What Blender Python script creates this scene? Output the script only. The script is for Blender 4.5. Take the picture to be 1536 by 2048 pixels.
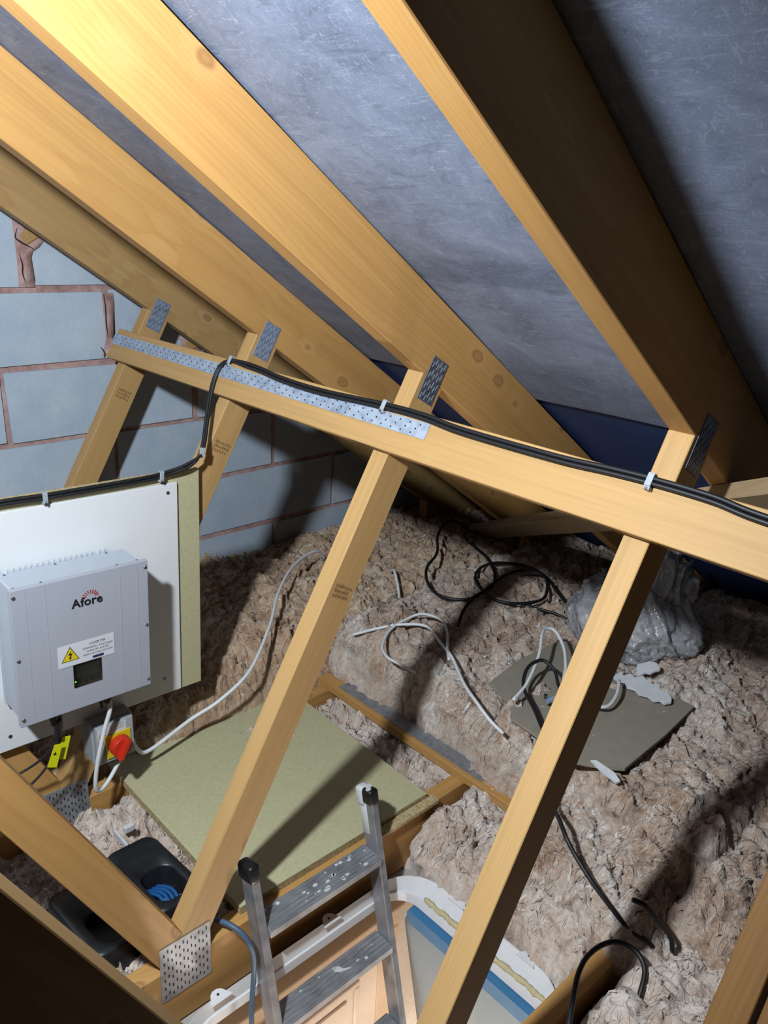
import bpy, bmesh, math, random
import numpy as np
from mathutils import Vector, Matrix

random.seed(7); np.random.seed(7)
for o in list(bpy.data.objects): bpy.data.objects.remove(o)
S = bpy.context.scene
COL = S.collection

# ------------------------------------------------------------------ camera
CAM = Vector((1.1547, -0.8517, 1.4791)); YAW, PIT, ROL = 0.8019, -0.3517, 0.0505
fw = Vector((-math.sin(YAW)*math.cos(PIT), math.cos(YAW)*math.cos(PIT), math.sin(PIT)))
rt = fw.cross(Vector((0, 0, 1))).normalized(); up = rt.cross(fw)
r2 = rt*math.cos(ROL)+up*math.sin(ROL); u2 = up*math.cos(ROL)-rt*math.sin(ROL)
cd = bpy.data.cameras.new('camera'); cam = bpy.data.objects.new('camera', cd); COL.objects.link(cam)
cam.matrix_world = Matrix(((r2.x, u2.x, -fw.x, CAM.x), (r2.y, u2.y, -fw.y, CAM.y), (r2.z, u2.z, -fw.z, CAM.z), (0, 0, 0, 1)))
cd.sensor_fit = 'VERTICAL'; cd.sensor_height = 24.0; cd.lens = 24.0*1607.2/2048; cd.clip_start = 0.02
S.camera = cam
# ------------------------------------------------------------------ world + lamps + exposure
W = bpy.data.worlds.new('world'); S.world = W; W.use_nodes = True
W.node_tree.nodes['Background'].inputs[0].default_value = (0.02, 0.022, 0.025, 1)
W.node_tree.nodes['Background'].inputs[1].default_value = 0.02
def point(name, loc, power, radius, colr):
    l = bpy.data.lights.new(name, 'POINT'); l.energy = power; l.shadow_soft_size = radius; l.color = colr
    o = bpy.data.objects.new(name, l); o.location = loc; COL.objects.link(o); return o
# wide-beam work lamp hung under the ridge, aimed at the eaves
sl_ = bpy.data.lights.new('loft_lamp', 'SPOT'); sl_.energy = 206; sl_.shadow_soft_size = 0.045; sl_.color = (0.85, 0.935, 1.0); sl_.spot_size = math.radians(150); sl_.spot_blend = 0.75
so_ = bpy.data.objects.new('loft_lamp', sl_); COL.objects.link(so_); so_.location = (0.50, -1.02, 1.83)
so_.rotation_euler = Vector((-.62, .60, -.58)).to_track_quat('-Z', 'Y').to_euler()
point('landing_lamp', (0.70, 0.0, -1.90), 120, 0.08, (1.0, 0.94, 0.86))
S.view_settings.view_transform = 'Standard'; S.view_settings.look = 'None'
S.view_settings.exposure = 0.0; S.view_settings.gamma = 1.0; S.view_settings.use_curve_mapping = False

# ------------------------------------------------------------------ materials
def lin(c):
    return tuple(.66*((v/255)/12.92 if v/255 <= .04045 else ((v/255+.055)/1.055)**2.4) for v in c)+(1,)
class NT:
    def __init__(s, name):
        s.m = bpy.data.materials.new(name); s.m.use_nodes = True; s.t = s.m.node_tree; s.b = s.t.nodes['Principled BSDF']
    def n(s, typ, **kw):
        nd = s.t.nodes.new(typ)
        for k, v in kw.items():
            if k.startswith('i_'):
                key = k[2:]; key = int(key) if key.isdigit() else key
                nd.inputs[key].default_value = v
            else: setattr(nd, k, v)
        return nd
    def l(s, a, b): s.t.links.new(a, b)
    def ramp(s, fac, stops, interp='LINEAR'):
        r = s.n('ShaderNodeValToRGB'); r.color_ramp.interpolation = interp
        e = r.color_ramp.elements
        while len(e) < len(stops): e.new(0.5)
        for el, (p, c) in zip(e, stops): el.position = p; el.color = c
        s.l(fac, r.inputs[0]); return r.outputs[0]
    def coords(s, scale=(1, 1, 1), rnd=True):
        tc = s.n('ShaderNodeTexCoord'); mp = s.n('ShaderNodeMapping'); mp.inputs['Scale'].default_value = scale
        if rnd:
            oi = s.n('ShaderNodeObjectInfo'); mu = s.n('ShaderNodeVectorMath', operation='SCALE'); mu.inputs[0].default_value = (13.7, 7.3, 9.1)
            s.l(oi.outputs['Random'], mu.inputs['Scale'])
            ad = s.n('ShaderNodeVectorMath', operation='ADD'); s.l(tc.outputs['Object'], ad.inputs[0]); s.l(mu.outputs[0], ad.inputs[1])
            s.l(ad.outputs[0], mp.inputs[0])
        else: s.l(tc.outputs['Object'], mp.inputs[0])
        return mp.outputs[0]
    def noise(s, vec, scale, detail=4, rough=.55, dist=0.0):
        n = s.n('ShaderNodeTexNoise'); n.inputs['Scale'].default_value = scale; n.inputs['Detail'].default_value = detail
        n.inputs['Roughness'].default_value = rough; n.inputs['Distortion'].default_value = dist
        s.l(vec, n.inputs['Vector']); return n.outputs['Fac']
    def math(s, op, a, b=None, c=None):
        m = s.n('ShaderNodeMath', operation=op)
        for i, v in enumerate((a, b, c)):
            if v is None: continue
            if isinstance(v, (int, float)): m.inputs[i].default_value = v
            else: s.l(v, m.inputs[i])
        return m.outputs[0]
    def mix(s, fac, a, b, mode='MIX'):
        m = s.n('ShaderNodeMix', data_type='RGBA', blend_type=mode)
        for sock, v in ((m.inputs[0], fac), (m.inputs[6], a), (m.inputs[7], b)):
            if isinstance(v, (int, float, tuple)): sock.default_value = v
            else: s.l(v, sock)
        return m.outputs[2]
    def bump(s, h, strength=.3, dist=.01):
        b = s.n('ShaderNodeBump'); b.inputs['Strength'].default_value = strength; b.inputs['Distance'].default_value = dist
        s.l(h, b.inputs['Height']); s.l(b.outputs[0], s.b.inputs['Normal'])
    def setp(s, **kw):
        for k, v in kw.items():
            key = {'col': 'Base Color', 'rough': 'Roughness', 'metal': 'Metallic', 'spec': 'Specular IOR Level', 'alpha': 'Alpha', 'trans': 'Transmission Weight'}[k]
            if isinstance(v, (int, float, tuple)): s.b.inputs[key].default_value = v
            else: s.l(v, s.b.inputs[key])
        return s
MAT = {}
def plain(name, rgb, rough=.5, metal=0, var=.08, bump=0.0, scale=60):
    k = NT(name); c = lin(rgb)
    v = k.coords(); nz = k.noise(v, scale, 5)
    d = tuple(x*(1-var) for x in c[:3])+(1,); e = tuple(min(1, x*(1+var)) for x in c[:3])+(1,)
    k.setp(col=k.ramp(nz, [(.3, d), (.7, e)]), rough=rough, metal=metal)
    if bump: k.bump(nz, bump, .004)
    MAT[name] = k.m; return k.m
def wood(name, base, dark, knot, rings=1.0, knotd=1.0):
    """sawn softwood: growth rings round an off-centre pith, bent by knots; local X is the grain"""
    k = NT(name)
    low = k.noise(k.coords((.8, 3, 3)), 1.0, 2, .5); low2 = k.noise(k.coords((1.7, 5, 5)), 1.0, 2, .5)
    fine = k.noise(k.coords((1.5, 120, 120)), 1.4, 4, .65, .4)
    mid = k.noise(k.coords((.6, 22, 22)), 1.5, 4, .6, .8)
    vo = k.n('ShaderNodeTexVoronoi', feature='F1', voronoi_dimensions='3D'); vo.inputs['Scale'].default_value = 1.0
    k.l(k.coords((6.0, 9.5, 9.5)), vo.inputs['Vector'])
    d = k.math('ADD', vo.outputs['Distance'], k.math('MULTIPLY', k.math('SUBTRACT', k.noise(k.coords((26, 46, 46)), 1, 2), .5), .07))
    kn = k.ramp(d, [(.06, (1, 1, 1, 1)), (.20, (.35, .35, .35, 1)), (.42, (0, 0, 0, 1))])
    tc = k.n('ShaderNodeTexCoord'); sx = k.n('ShaderNodeSeparateXYZ'); k.l(tc.outputs['Object'], sx.inputs[0]); oi = k.n('ShaderNodeObjectInfo')
    oy = k.math('ADD', k.math('MULTIPLY', k.math('SUBTRACT', low, .5), .11), k.math('SUBTRACT', k.math('MULTIPLY', oi.outputs['Random'], .09), .075))
    oz = k.math('ADD', k.math('MULTIPLY', k.math('SUBTRACT', low2, .5), .05), .01)
    yy = k.math('ADD', sx.outputs['Y'], oy); zz = k.math('ADD', sx.outputs['Z'], oz)
    r = k.math('SQRT', k.math('ADD', k.math('MULTIPLY', yy, yy), k.math('MULTIPLY', zz, zz)))
    r = k.math('ADD', r, k.math('ADD', k.math('MULTIPLY', kn, .012), k.math('MULTIPLY', k.math('SUBTRACT', mid, .5), .012)))
    ring = k.math('FRACT', k.math('MULTIPLY', r, 125.0))
    rg = k.ramp(ring, [(.0, (.2, .2, .2, 1)), (.55, (.35, .35, .35, 1)), (.88, (1, 1, 1, 1)), (1.0, (.25, .25, .25, 1))])
    f = k.math('ADD', k.math('MULTIPLY', mid, .55), k.math('MULTIPLY', fine, .45))
    col = k.ramp(f, [(.34, lin(tuple(int(x*.93) for x in base))), (.5, lin(base)), (.66, lin(tuple(min(255, x+9) for x in base)))])
    col = k.mix(k.math('MULTIPLY', rg, .42*rings), col, lin(dark))
    pale = k.ramp(d, [(.14*knotd, (1, 1, 1, 1)), (.24*knotd, (0, 0, 0, 1))])
    col = k.mix(k.math('MULTIPLY', pale, .35), col, lin(tuple(min(255, int(x*.9+28)) for x in base)))
    km = k.ramp(d, [(.0, (1, 1, 1, 1)), (.055*knotd, (.45, .45, .45, 1)), (.085*knotd, (.9, .9, .9, 1)), (.115*knotd, (0, 0, 0, 1))])
    col = k.mix(k.math('MULTIPLY', km, .72), col, lin(knot))
    k.setp(col=col, rough=.58, spec=.3)
    k.bump(fine, .12, .002)
    MAT[name] = k.m; return k.m
wood('timber', (217, 166, 99), (196, 142, 80), (150, 100, 58), 1.15, 1.35)
wood('timber_pale', (210, 168, 110), (196, 152, 96), (168, 112, 62), .7, .8)
wood('timber_dull', (200, 162, 108), (172, 130, 78), (130, 96, 60))
wood('timber_dimmed', (152, 110, 60), (128, 88, 46), (96, 66, 38))  # twin strut's timber, colour darkened to stand in for its dim light
wood('timber_grey', (176, 150, 116), (150, 124, 92), (120, 96, 70))

def felt(name, a, b, c):
    k = NT(name); v = k.coords((1, 1, 1), False)
    n1 = k.noise(v, 7, 6, .68, .8); n0 = k.noise(v, 2.2, 3, .5)
    col = k.ramp(k.math('ADD', k.math('MULTIPLY', n1, .7), k.math('MULTIPLY', n0, .3)), [(.36, lin(a)), (.64, lin(b))])
    fibs = []
    for i, (sc, ds) in enumerate((((18, 150, 60), 1.2), ((120, 22, 60), 1.5), ((70, 70, 70), 3.5))):
        st = k.noise(k.coords(sc, False), 1, 5, .7, ds); fibs.append(st)
        col = k.mix(k.math('MULTIPLY', k.ramp(st, [(.56, (0, 0, 0, 1)), (.70, (1, 1, 1, 1))]), .30), col, lin(c))
    dk = k.noise(k.coords((9, 30, 20), False), 1, 4, .6, 2.0)
    col = k.mix(k.math('MULTIPLY', k.ramp(dk, [(.30, (1, 1, 1, 1)), (.42, (0, 0, 0, 1))]), .35), col, lin(tuple(int(x*.72) for x in a)))
    k.setp(col=col, rough=.6, spec=.3)
    k.bump(k.math('ADD', n1, fibs[2]), .16, .005)
    MAT[name] = k.m
felt('felt_grey', (106, 116, 138), (142, 153, 178), (206, 214, 230))
felt('felt_navy', (36, 60, 112), (44, 70, 124), (70, 94, 146))

k = NT('block'); v = k.coords((1, 1, 1)); n = k.noise(v, 7, 5, .6); n2 = k.noise(v, 90, 3, .6)
k.setp(col=k.mix(k.math('MULTIPLY', n2, .25), k.ramp(n, [(.3, lin((196, 214, 234))), (.7, lin((220, 232, 246)))]), lin((140, 154, 174))), rough=.9, spec=.1)
k.bump(k.math('ADD', n2, n), .25, .003); MAT['block'] = k.m
k = NT('mortar'); v = k.coords((1, 1, 1)); n = k.noise(v, 18, 6, .7)
k.setp(col=k.ramp(n, [(.3, lin((160, 124, 118))), (.55, lin((206, 170, 164))), (.75, lin((222, 198, 194)))]), rough=.95, spec=.1); k.bump(n, .6, .008); MAT['mortar'] = k.m

def wool(name, cols):
    lin = lambda c: tuple(min(.86, 1.3*v_) for v_ in globals()['lin'](c)[:3])+(1,)
    k = NT(name); v = k.coords((1, 1, 1))
    w1 = k.noise(v, 3.2, 4, .6, .8); w2 = k.noise(v, 13, 4, .62, 1.5); w3 = k.noise(k.coords((24, 60, 40)), 1, 4, .72, 2.5)
    at = k.n('ShaderNodeAttribute', attribute_name='tint')
    f = k.math('ADD', k.math('MULTIPLY', w1, .34), k.math('ADD', k.math('MULTIPLY', w2, .34), k.math('MULTIPLY', w3, .32)))
    f = k.math('ADD', f, k.math('MULTIPLY', k.math('SUBTRACT', at.outputs['Fac'], .5), .20))
    col = k.ramp(f, [(.34, lin(cols[0])), (.45, lin(cols[1])), (.55, lin(cols[2])), (.66, lin(cols[3]))])
    k.setp(col=col, rough=1.0, spec=.05)
    k.b.inputs['Sheen Weight'].default_value = .3; k.b.inputs['Sheen Roughness'].default_value = .6
    fb = k.noise(k.coords((70, 200, 140)), 1, 3, .75, 3.0)
    k.bump(fb, .55, .008)
    MAT[name] = k.m
wool('wool_brown', ((112, 82, 60), (184, 154, 132), (216, 200, 186), (252, 248, 244)))
wool('wool_pale', ((146, 114, 92), (206, 182, 164), (230, 214, 202), (252, 248, 244)))
wool('wool_tan', ((122, 90, 62), (190, 155, 124), (220, 194, 166), (246, 236, 222)))

def chip(name, a, b, sp):
    lin = lambda c: tuple(1.2*v_ for v_ in globals()['lin'](c)[:3])+(1,)
    k = NT(name); v = k.coords((1, 1, 1)); n = k.noise(v, 130, 3, .6); n1 = k.noise(v, 6, 3)
    vo = k.n('ShaderNodeTexVoronoi'); vo.inputs['Scale'].default_value = 55; k.l(v, vo.inputs['Vector'])
    col = k.mix(k.ramp(vo.outputs['Distance'], [(.06, (1, 1, 1, 1)), (.11, (0, 0, 0, 1))]), k.ramp(n, [(.35, lin(a)), (.65, lin(b))]), lin(sp))
    col = k.mix(k.math('MULTIPLY', n1, .25), col, lin(tuple(int(x*.9) for x in a)))
    k.setp(col=col, rough=.75, spec=.2); k.bump(n, .12, .002); MAT[name] = k.m
chip('chip_olive', (190, 184, 146), (202, 196, 158), (176, 166, 128))
k = NT('chip_edge'); v = k.coords((1, 1, 1)); n = k.noise(v, 170, 4, .7)
k.setp(col=k.ramp(n, [(.35, lin((168, 140, 92))), (.5, lin((206, 184, 134))), (.65, lin((228, 212, 168)))]), rough=.9); k.bump(n, .5, .004); MAT['chip_edge'] = k.m
def galv(name, a, b, rough=.42, sc=26, met=.6):
    k = NT(name); v = k.coords((1, 1, 1)); vo = k.n('ShaderNodeTexVoronoi'); vo.inputs['Scale'].default_value = sc*2; k.l(v, vo.inputs['Vector'])
    n = k.noise(v, sc, 4, .6)
    f = k.math('ADD', k.math('MULTIPLY', vo.outputs['Distance'], .4), k.math('MULTIPLY', n, .8))
    k.setp(col=k.ramp(f, [(.35, lin(a)), (.75, lin(b))]), metal=met, rough=rough); MAT[name] = k.m
galv('zinc', (150, 166, 192), (196, 210, 230), .45, 30, .25); galv('zinc_mid', (112, 128, 156), (148, 164, 190), .5, 30, .25); galv('zinc_dull', (150, 154, 160), (186, 190, 196), .55); galv('zinc_dark', (92, 100, 116), (132, 140, 156), .5)
galv('aluminium', (138, 140, 146), (182, 184, 190), .42, 14, .45)
plain('slot_dark', (34, 32, 32), .8); plain('slot_glint', (206, 214, 226), .4, .3)  # upper plate slots coloured pale to mimic light caught on the punched tongues
plain('white_board', (250, 252, 255), .35, 0, .02, 0, 8)
plain('inverter_grey', (184, 188, 200), .38, 0, .02, .05, 220); plain('inverter_top', (196, 204, 216), .4, 0, .02)
plain('groove', (186, 192, 204), .5); plain('black_plastic', (22, 23, 26), .42, 0, .15); plain('crate_black', (30, 32, 36), .4, 0, .25, .15, 40)
plain('label_white', (232, 235, 242), .4, 0, .01); plain('yellow', (244, 214, 30), .45, 0, .02); plain('yellow_tag', (238, 240, 20), .45, 0, .03)
plain('red', (226, 52, 30), .4, 0, .04); plain('ink', (18, 20, 28), .6); plain('ink_red', (206, 40, 44), .6); plain('ink_navy', (46, 40, 92), .6)
plain('isolator_grey', (182, 188, 194), .5, 0, .03); plain('screen', (18, 24, 20), .08, 0, .1); plain('screen_glass', (34, 40, 34), .12)
plain('cable_black', (26, 27, 32), .5, 0, .1); plain('cable_white', (250, 252, 255), .45, 0, .03); plain('cable_blue', (82, 108, 134), .5, 0, .06)
plain('cord_blue', (24, 92, 156), .45); plain('clip_grey', (176, 186, 196), .5); plain('screw_steel', (150, 154, 162), .3, .9)
plain('plasterboard', (166, 158, 142), .95, 0, .08, .2, 30); plain('ceiling_board', (190, 184, 176), .95); plain('plaster_white', (244, 246, 250), .9, 0, .06, .4, 30)
plain('hatch_white', (252, 252, 255), .35, 0, .02); plain('hatch_blue', (62, 128, 176), .5, 0, .05); plain('hatch_panel', (142, 160, 172), .4, 0, .03)
plain('foam_yellow', (222, 208, 164), .9, 0, .1, .6, 80); plain('door_cream', (250, 230, 212), .5, 0, .03); plain('casing', (238, 208, 176), .5, 0, .04); plain('landing_wall', (226, 214, 202), .8)
plain('carpet', (150, 140, 130), 1.0); plain('paint_white', (226, 228, 230), .6); plain('paper_grey', (176, 176, 180), .8)
k = NT('bag_film'); v = k.coords((1, 1, 1)); n = k.noise(k.coords((16, 34, 22)), 1, 5, .6, 2.5); n2 = k.noise(v, 9, 4, .6, 1.0)
k.setp(col=k.ramp(n2, [(.35, lin((170, 170, 176))), (.65, lin((236, 236, 240)))]), rough=.16, spec=1.0, alpha=.74); k.b.inputs['Coat Weight'].default_value = .8; k.b.inputs['Coat Roughness'].default_value = .08; k.bump(n, .6, .02); MAT['bag_film'] = k.m
k = NT('green_led'); k.setp(col=lin((120, 255, 40))); k.b.inputs['Emission Color'].default_value = lin((120, 255, 40)); k.b.inputs['Emission Strength'].default_value = 1.5; MAT['green_led'] = k.m
plain('stamp', (150, 116, 70), .8)

# ------------------------------------------------------------------ object helpers
def tag(o, label=None, cat=None, group=None, kind=None):
    if label: o['label'] = label
    if cat: o['category'] = cat
    if group: o['group'] = group
    if kind: o['kind'] = kind
    return o
def thing(name, loc, label, cat, group=None, rot=None):
    o = bpy.data.objects.new(name, None); o.empty_display_size = .05; COL.objects.link(o); o.location = loc
    if rot is not None: o.rotation_euler = rot
    return tag(o, label, cat, group)
def link(name, me, mat, parent=None, mw=None):
    o = bpy.data.objects.new(name, me); COL.objects.link(o)
    if mat and not me.materials: me.materials.append(MAT[mat] if isinstance(mat, str) else mat)
    mw = mw or Matrix.Identity(4)
    if parent is not None:
        o.parent = parent; o.matrix_basis = wm(parent).inverted() @ mw
    else: o.matrix_basis = mw
    return o
def wm(o):
    return (wm(o.parent) @ o.matrix_basis) if o.parent else o.matrix_basis.copy()
def mesh(bm, smooth=False, name='mesh'):
    bmesh.ops.recalc_face_normals(bm, faces=bm.faces)
    me = bpy.data.meshes.new(name); bm.to_mesh(me); bm.free()
    if smooth:
        for p in me.polygons: p.use_smooth = True
    return me
def bev(bm, w, seg=1, ang=.5):
    if w > 0:
        ed = [e for e in bm.edges if len(e.link_faces) == 2 and e.calc_face_angle(0) > ang]
        bmesh.ops.bevel(bm, geom=ed, offset=w, segments=seg, affect='EDGES', profile=.5)
def box_bm(sx, sy, sz, c=(0, 0, 0), w=0, seg=1, bm=None):
    b = bmesh.new(); bmesh.ops.create_cube(b, size=1, matrix=Matrix.Translation(c) @ Matrix.Diagonal((sx, sy, sz, 1)))
    bev(b, w, seg)
    if bm is None: return b
    me = bpy.data.meshes.new('t'); b.to_mesh(me); b.free(); bm.from_mesh(me); bpy.data.meshes.remove(me); return bm
def box(name, lo, hi, mat, parent=None, w=.001, seg=1, mw=None):
    """axis-aligned box; mesh is centred on its own origin"""
    lo = Vector(lo); hi = Vector(hi); c = (lo+hi)/2; s = hi-lo
    m = Matrix.Translation(c); m = (mw @ m) if mw is not None else m
    return link(name, mesh(box_bm(abs(s.x), abs(s.y), abs(s.z), w=w, seg=seg)), mat, parent, m)
def prism(poly, h0, h1, w=0):
    """extrude a 2D polygon (local x,z) between local y=h0..h1"""
    bm = bmesh.new(); a = [bm.verts.new((x, h0, z)) for x, z in poly]; b = [bm.verts.new((x, h1, z)) for x, z in poly]
    n = len(poly); bm.faces.new(a); bm.faces.new(b[::-1])
    for i in range(n): bm.faces.new((a[i], a[(i+1) % n], b[(i+1) % n], b[i]))
    bmesh.ops.recalc_face_normals(bm, faces=bm.faces); bev(bm, w); return bm
def yz_timber(name, poly, x0, x1, mat, parent, origin, direc, w=.0015):
    """timber lying in a truss plane: poly in world (y,z); local X runs along the grain"""
    d = Vector((0, direc[0], direc[1])).normalized(); n = Vector((0, -d.z, d.y)); o = Vector((0, origin[0], origin[1]))
    pl = []
    for y, z in poly:
        p = Vector((0, y, z))-o; pl.append((p.dot(d), p.dot(n)))
    # local x=d, local y=world -X?, keep right handed: y = n x d
    yv = n.cross(d)
    m = Matrix(((d.x, yv.x, n.x, 0), (d.y, yv.y, n.y, o.y), (d.z, yv.z, n.z, o.z), (0, 0, 0, 1)))
    s = yv.x
    return link(name, mesh(prism(pl, x0*s, x1*s, w)), mat, parent, m)
def beam(name, p0, p1, wy, wz, mat, parent=None, upv=(0, 0, 1), w=.0015):
    """timber from p0 to p1 (centre line), section wy x wz, wz along upv"""
    p0 = Vector(p0); p1 = Vector(p1); d = (p1-p0); L = d.length; d.normalize()
    u = Vector(upv); u = (u-d*u.dot(d)).normalized(); yv = u.cross(d)
    m = Matrix(((d.x, yv.x, u.x, p0.x), (d.y, yv.y, u.y, p0.y), (d.z, yv.z, u.z, p0.z), (0, 0, 0, 1)))
    return link(name, mesh(box_bm(L, wy, wz, (L/2, 0, 0), w)), mat, parent, m)
def catmull(pts, sub=8):
    P = [Vector(p) for p in pts]; P = [P[0]*2-P[1]]+P+[P[-1]*2-P[-2]]; out = []
    for i in range(1, len(P)-2):
        for j in range(sub):
            t = j/sub; a, b, c, d = P[i-1], P[i], P[i+1], P[i+2]
            out.append(.5*((2*b)+(c-a)*t+(2*a-5*b+4*c-d)*t*t+(3*b-a-3*c+d)*t**3))
    out.append(P[-2]); return out
def tube_bm(pts, r, seg=8, bm=None, sub=8, smooth=True):
    P = catmull(pts, sub) if sub > 1 else [Vector(p) for p in pts]
    bm = bm or bmesh.new(); rings = []; prev = None
    for i, p in enumerate(P):
        t = (P[min(i+1, len(P)-1)]-P[max(i-1, 0)]).normalized()
        if prev is None:
            a = Vector((0, 0, 1)) if abs(t.z) < .9 else Vector((1, 0, 0)); prev = (a-t*a.dot(t)).normalized()
        prev = (prev-t*prev.dot(t)).normalized(); bi = t.cross(prev)
        rr = r(i/(len(P)-1)) if callable(r) else r
        rings.append([bm.verts.new(p+prev*math.cos(2*math.pi*k/seg)*rr+bi*math.sin(2*math.pi*k/seg)*rr) for k in range(seg)])
    for a, b in zip(rings, rings[1:]):
        for k in range(seg): bm.faces.new((a[k], a[(k+1) % seg], b[(k+1) % seg], b[k]))
    bm.faces.new(rings[0][::-1]); bm.faces.new(rings[-1]); return bm
def tube(name, pts, r, mat, parent=None, seg=8, sub=8):
    return link(name, mesh(tube_bm(pts, r, seg, None, sub), True), mat, parent)
def cyl_bm(r, h, seg=20, r2=None, w=0):
    bm = bmesh.new(); bmesh.ops.create_cone(bm, cap_ends=True, segments=seg, radius1=r, radius2=r if r2 is None else r2, depth=h)
    bev(bm, w); return bm
def cyl(name, c, axis, r, h, mat, parent=None, seg=20, r2=None, w=0, smooth=False):
    q = Vector((0, 0, 1)).rotation_difference(Vector(axis).normalized()).to_matrix().to_4x4()
    return link(name, mesh(cyl_bm(r, h, seg, r2, w)), mat, parent, Matrix.Translation(c) @ q)
FX = Matrix(((0, 0, 1, 0), (1, 0, 0, 0), (0, 1, 0, 0), (0, 0, 0, 1)))   # local x->+Y, local y->+Z, local z->+X
def text(name, body, size, mat, parent, mw, bold=0.0, align='LEFT', shear=0, depth=.0002, spacing=1.0):
    c = bpy.data.curves.new('txt', 'FONT'); c.body = body; c.size = size; c.offset = bold; c.align_x = align; c.shear = shear; c.extrude = depth; c.space_character = spacing
    c.resolution_u = 3
    o = bpy.data.objects.new('txt', c); COL.objects.link(o); dg = bpy.context.evaluated_depsgraph_get()
    me = bpy.data.meshes.new_from_object(o.evaluated_get(dg)); bpy.data.objects.remove(o); bpy.data.curves.remove(c)
    return link(name, me, mat, parent, mw)
def flat(name, poly, th, mat, parent, mw, w=0):
    """thin plate, polygon in local xy, thickness along +z"""
    bm = bmesh.new(); a = [bm.verts.new((x, y, 0)) for x, y in poly]; b = [bm.verts.new((x, y, th)) for x, y in poly]; n = len(poly)
    bm.faces.new(a[::-1]); bm.faces.new(b)
    for i in range(n): bm.faces.new((a[i], a[(i+1) % n], b[(i+1) % n], b[i]))
    bev(bm, w); return link(name, mesh(bm), mat, parent, mw)

# ------------------------------------------------------------------ the loft's measures
T = .046; KW = .5529; Y0 = -.2934; SW = math.sqrt(1+KW*KW); WD = .074
PITCH = .601; TP = math.tan(PITCH); CP = math.cos(PITCH); SP = math.sin(PITCH); ZR = 1.4256; RD = .144
APEX = -1.457; EAVE = 2.45
def und(y, off=0): return ZR-TP*y+off/CP
XG = -1.33

# ------------------------------------------------------------------ structure: gable wall of aircrete blocks
wall = tag(box('wall_left', (XG-.12, -5.5, -.2), (XG-.007, 2.6, 3.0), 'mortar', w=0), 'gable wall of pale blue-grey aircrete blocks with pinkish mortar joints', kind='structure')
def clip(poly, f):
    out = []
    for i in range(len(poly)):
        a, b = poly[i], poly[(i+1) % len(poly)]; fa, fb = f(a), f(b)
        if fa <= 0: out.append(a)
        if fa*fb < 0:
            t = fa/(fa-fb); out.append((a[0]+(b[0]-a[0])*t, a[1]+(b[1]-a[1])*t))
    return out
BH, BL, ZW = .2304, .642, 1.2304
JY, JZ = .019, .019
bm0 = {}
for kk in range(-6, 6):
    z0 = ZW+BH*kk; z1 = z0+BH
    ya = .055 if kk == 0 else (-.047 if kk % 2 == 0 else .292)
    for i in range(-5, 6):
        y0 = ya+BL*i; y1 = y0+BL
        if y0 > 2.5 or y1 < -2.2: continue
        poly = [(y0+JY/2, z0+JZ/2), (y1-JY/2, z0+JZ/2), (y1-JY/2, z1-JZ/2), (y0+JY/2, z1-JZ/2)]
        poly = clip(poly, lambda p: p[1]-und(p[0], RD-.01)); 
        if len(poly) < 3: continue
        poly = clip(poly, lambda p: p[1]-(und(2*APEX-p[0], RD-.01)))
        if len(poly) < 3: continue
        cy = sum(p[0] for p in poly)/len(poly); cz = sum(p[1] for p in poly)/len(poly)
        pl = [(p[0]-cy+random.uniform(-.004, .004), p[1]-cz+random.uniform(-.004, .004)) for p in poly]
        bm = bmesh.new(); dx = random.uniform(-.002, .002)
        a = [bm.verts.new((0, x, z)) for x, z in pl]; b = [bm.verts.new((.012+dx, x, z)) for x, z in pl]; n = len(pl)
        bm.faces.new(a); bm.faces.new(b[::-1])
        for j in range(n): bm.faces.new((a[j], a[(j+1) % n], b[(j+1) % n], b[j]))
        bev(bm, .003)
        link('block', mesh(bm), 'block', wall, Matrix.Translation((XG-.012, cy, cz)))
# smeared mortar at the bedded timber ends
def smear(pts, th=.006):
    bm = bmesh.new(); c = (sum(p[0] for p in pts)/len(pts), sum(p[1] for p in pts)/len(pts))
    a = [bm.verts.new((0, y, z)) for y, z in pts]; b = [bm.verts.new((th, c[0]+(y-c[0])*.8, c[1]+(z-c[1])*.8)) for y, z in pts]; n = len(pts)
    bm.faces.new(b)
    for i in range(n): bm.faces.new((a[i], a[(i+1) % n], b[(i+1) % n], b[i]))
    link('mortar_smear', mesh(bm, True), 'mortar', wall, Matrix.Translation((XG-.001, 0, 0)))
smear([(.030, 1.43), (.033, 1.313), (.030, 1.236), (.078, 1.235), (.073, 1.313), (.080, 1.335), (.105, 1.35), (.135, 1.385), (.12, 1.40), (.085, 1.375), (.062, 1.42)])
smear([(.278, 1.215), (.318, 1.214), (.313, 1.071), (.36, 1.095), (.345, 1.02), (.262, 1.012), (.282, 1.07)])
smear([(.545, 1.075), (.59, 1.075), (.635, 1.035), (.625, 1.0), (.55, 1.01)])
for pts_ in ([(.284, 1.212), (.287, 1.17), (.286, 1.12), (.290, 1.075)], [(.042, 1.40), (.034, 1.375), (.048, 1.362), (.066, 1.352), (.084, 1.342)], [(.040, 1.33), (.046, 1.30), (.044, 1.275), (.050, 1.25)], [(.262, 1.05), (.274, 1.03), (.272, 1.015)]):
    tube('mortar_crack', [(XG+.0052, y, z) for y, z in pts_], lambda t: .0008+.0016*math.sin(math.pi*t), 'slot_dark', wall, 5, 5)
def bedded(y, z, a, lab):
    bm = box_bm(.05, .05, .036, w=.004); m = Matrix.Translation((XG-.016, y, z)) @ Matrix.Rotation(a, 4, 'X')
    o = link('batten_end', mesh(bm), 'timber_dull', None, m); tag(o, lab, 'timber', 'batten ends bedded in the gable')
bedded(.076, 1.381, .55, 'small square batten end set in cracked mortar at the upper left of the gable')
bedded(.588, 1.036, .35, 'small square batten end set in mortar behind the longitudinal brace')

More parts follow.
